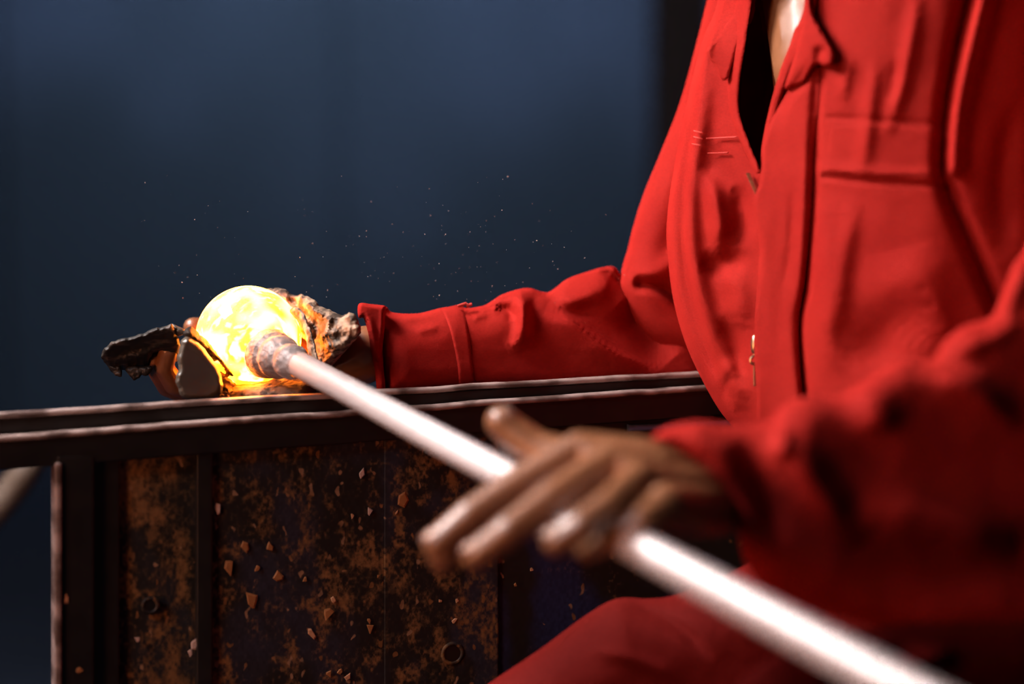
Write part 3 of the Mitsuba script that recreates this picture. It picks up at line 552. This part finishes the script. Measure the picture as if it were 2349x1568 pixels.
FORE = [(836, 700), (884, 702), (900, 716), (960, 718), (1010, 706), (1050, 702), (1076, 706), (1110, 700), (1128, 690), (1150, 676), (1185, 664), (1215, 660), (1240, 668), (1262, 668), (1300, 640), (1340, 625), (1385, 612), (1410, 612), (1425, 630), (1480, 680), (1560, 720), (1640, 800), (1640, 900), (1500, 930), (1200, 930), (1092, 920), (1000, 922), (900, 924), (868, 900), (866, 850), (852, 790), (840, 740)]
FF = [([(1146, 690), (1178, 675), (1196, 690), (1200, 740), (1192, 780), (1160, 806)], .013, 16, 'r'), ([(1130, 705), (1165, 712), (1180, 740)], -.009, 13, 'r'),
      ([(1215, 664), (1280, 712), (1340, 760), (1420, 815), (1520, 850)], .009, 40, 's'), ([(1262, 676), (1320, 690), (1400, 650)], .006, 24, 'r'), ([(1240, 690), (1300, 715), (1380, 700)], -.005, 18, 'r'),
      ([(1390, 618), (1430, 655), (1480, 690), (1560, 740)], -.010, 12, 'R'), ([(1420, 690), (1480, 760), (1540, 830)], -.016, 40, 'r'), ([(910, 730), (960, 725), (1010, 718)], .004, 10, 'r'), ([(1080, 730), (1120, 716)], .003, 10, 'r'), ([(950, 760), (1010, 748)], .002, 10, 'r')]
add('sleeve', inflate(FORE, lambda x, y: ds(x, y) - .004 * np.clip((y - 700) / 100, 0, 1), .036, .05, 80, 100, 5, FF, noise=tn, gain=1.25, keep=FS), 'red_cloth', jk, label='forearm sleeve lying along the bench rail')
fsurf = over(FS)
fd = lambda off: (lambda x, y: ds(x, y) - .012 - off)
add('cuff', inflate([(820, 715), (822, 698), (832, 694), (856, 698), (884, 701), (884, 712), (882, 760), (878, 800), (880, 840), (884, 900), (866, 900), (860, 850), (850, 800), (846, 770), (838, 740), (832, 728), (824, 730)], fd(.020), .008, .012, 10, None, 3.5, [([(832, 700), (845, 730), (856, 790), (868, 860)], .004, 9, 'r'), ([(880, 706), (876, 780), (878, 880)], .003, 5, 'R')]), 'red_cloth', jk, label='folded-back cuff edge at the far wrist')
add('cuff_band', inflate([(1012, 708), (1030, 703), (1060, 698), (1064, 712), (1078, 780), (1086, 860), (1090, 915), (1058, 915), (1050, 840), (1036, 770), (1020, 722)], lambda x, y: fsurf(x, y) - .0012, .0016, .002, 6, None, 3.5), 'red_cloth', jk, label='sewn band round the forearm sleeve')
tx, ty = np.array([1050, 1062, 1068, 1074, 1070, 1076, 1082.]), np.array([702, 698, 696, 699, 704, 700, 697.])
add('loose_thread', tube(P(tx, ty, ds(tx, ty) - .02), .0016, 6), 'thread', jk)

# near (left) sleeve, blurred
dl = lambda x, y: np.interp(x, [1400, 1600, 2000, 2350, 2700], [1.655, 1.66, 1.70, 1.74, 1.78]) + .00017 * np.clip(660 - y, 0, 1000)
NEAR = [(1496, 1006), (1530, 980), (1600, 966), (1680, 974), (1760, 968), (1796, 930), (1850, 908), (1920, 908), (1962, 884), (2012, 852), (2070, 824), (2140, 824), (2164, 784), (2212, 746), (2270, 728), (2292, 690), (2322, 610), (2362, 530), (2410, 200), (2400, -60), (2430, -250), (2560, -300), (2680, -240), (2770, 0), (2820, 1000), (2760, 1330), (2500, 1460), (2200, 1480), (1950, 1420), (1780, 1360), (1715, 1300), (1690, 1210), (1655, 1140), (1600, 1080), (1540, 1030)]
NF = [([(1560, 1000), (1640, 1060), (1700, 1160), (1760, 1300)], .012, 40, 'r'), ([(1680, 1000), (1740, 1100), (1800, 1260)], -.012, 34, 'r'), ([(1800, 960), (1840, 1060), (1900, 1160), (1990, 1250)], .016, 44, 'r'),
      ([(1900, 930), (1960, 1000), (2060, 1080)], -.004, 44, 'r'), ([(1960, 890), (2010, 930), (2030, 1000)], .008, 40, 'r'), ([(2080, 860), (2160, 860), (2240, 900), (2349, 980)], .012, 34, 'r'), ([(2030, 900), (2120, 940), (2240, 1010)], -.003, 44, 'r'),
      ([(2180, 790), (2260, 780), (2340, 720)], .010, 30, 'r'), ([(2140, 830), (2220, 830), (2300, 800)], -.005, 28, 'r'), ([(2300, 740), (2340, 620), (2380, 520)], .012, 24, 'r'), ([(1950, 1160), (2150, 1200), (2349, 1260)], .016, 60, 'r'), ([(1900, 1290), (2100, 1350), (2300, 1340)], -.006, 60, 'r'), ([(1780, 975), (1796, 1010), (1790, 1060)], .010, 22, 'r')]
add('sleeve', inflate(NEAR, dl, .045, .05, 120, 130, 8, NF, noise=tn), 'red_cloth', jk, label='sleeve of the near arm, out of focus')
# trousers
dt = lambda x, y: np.interp(x, [900, 1400, 1800, 2300], [1.93, 1.94, 1.95, 1.9])
LEG = [(1000, 1660), (1120, 1568), (1230, 1494), (1330, 1420), (1390, 1382), (1430, 1370), (1490, 1372), (1560, 1360), (1700, 1300), (1900, 1200), (2200, 1200), (2200, 1700), (1800, 1900), (1300, 2150), (900, 2250), (760, 2100), (800, 1850)]
add('trouser_leg', inflate(LEG, dt, .06, .08, 170, 200, 8, [([(1330, 1490), (1420, 1500), (1520, 1540), (1600, 1600)], .005, 18, 'r'), ([(1400, 1380), (1480, 1400), (1560, 1440), (1640, 1520)], -.006, 14, 'r')], noise=tn), 'shaded_red_cloth', person + '__trousers')
LEG2 = [(1700, 1560), (1860, 1470), (2000, 1440), (2200, 1420), (2500, 1400), (2700, 1500), (2700, 2000), (2200, 2200), (1800, 2300), (1600, 2100), (1600, 1800)]
add('trouser_leg', inflate(LEG2, lambda x, y: np.interp(x, [1600, 2400], [1.58, 1.74]), .05, .08, 150, 200, 9, [([(1850, 1560), (1950, 1490), (2080, 1470)], .010, 26, 'r'), ([(2050, 1560), (2100, 1520), (2200, 1500)], .010, 24, 'r')], noise=tn), 'shaded_red_cloth', person + '__trousers')
tag(person, 'person in red zip-front work clothes with chest bared, rolling a blowpipe at the bench', 'person')

# ------------------------------------------------------------------ specks of ash in the air
n = 170
x = np.r_[rng.normal(1050, 210, n // 2), rng.uniform(320, 1420, n - n // 2)]; y = np.r_[rng.normal(590, 60, n // 2), rng.uniform(380, 690, n - n // 2)]
d = rng.uniform(1.98, 2.14, n); ms = []
for i in range(n):
    s = trimesh.creation.icosphere(0); s.vertices = s.vertices * rng.uniform(.5, 1.6, 3) * rng.choice([.00022, .00032, .00045], p=[.45, .4, .15]) + P(x[i], y[i], d[i]); ms.append(s)
add('ash_specks', trimesh.util.concatenate(ms), 'dust', smooth=False, label='fine pale ash specks drifting over the far sleeve and the glass', cat='ash', kind='stuff')
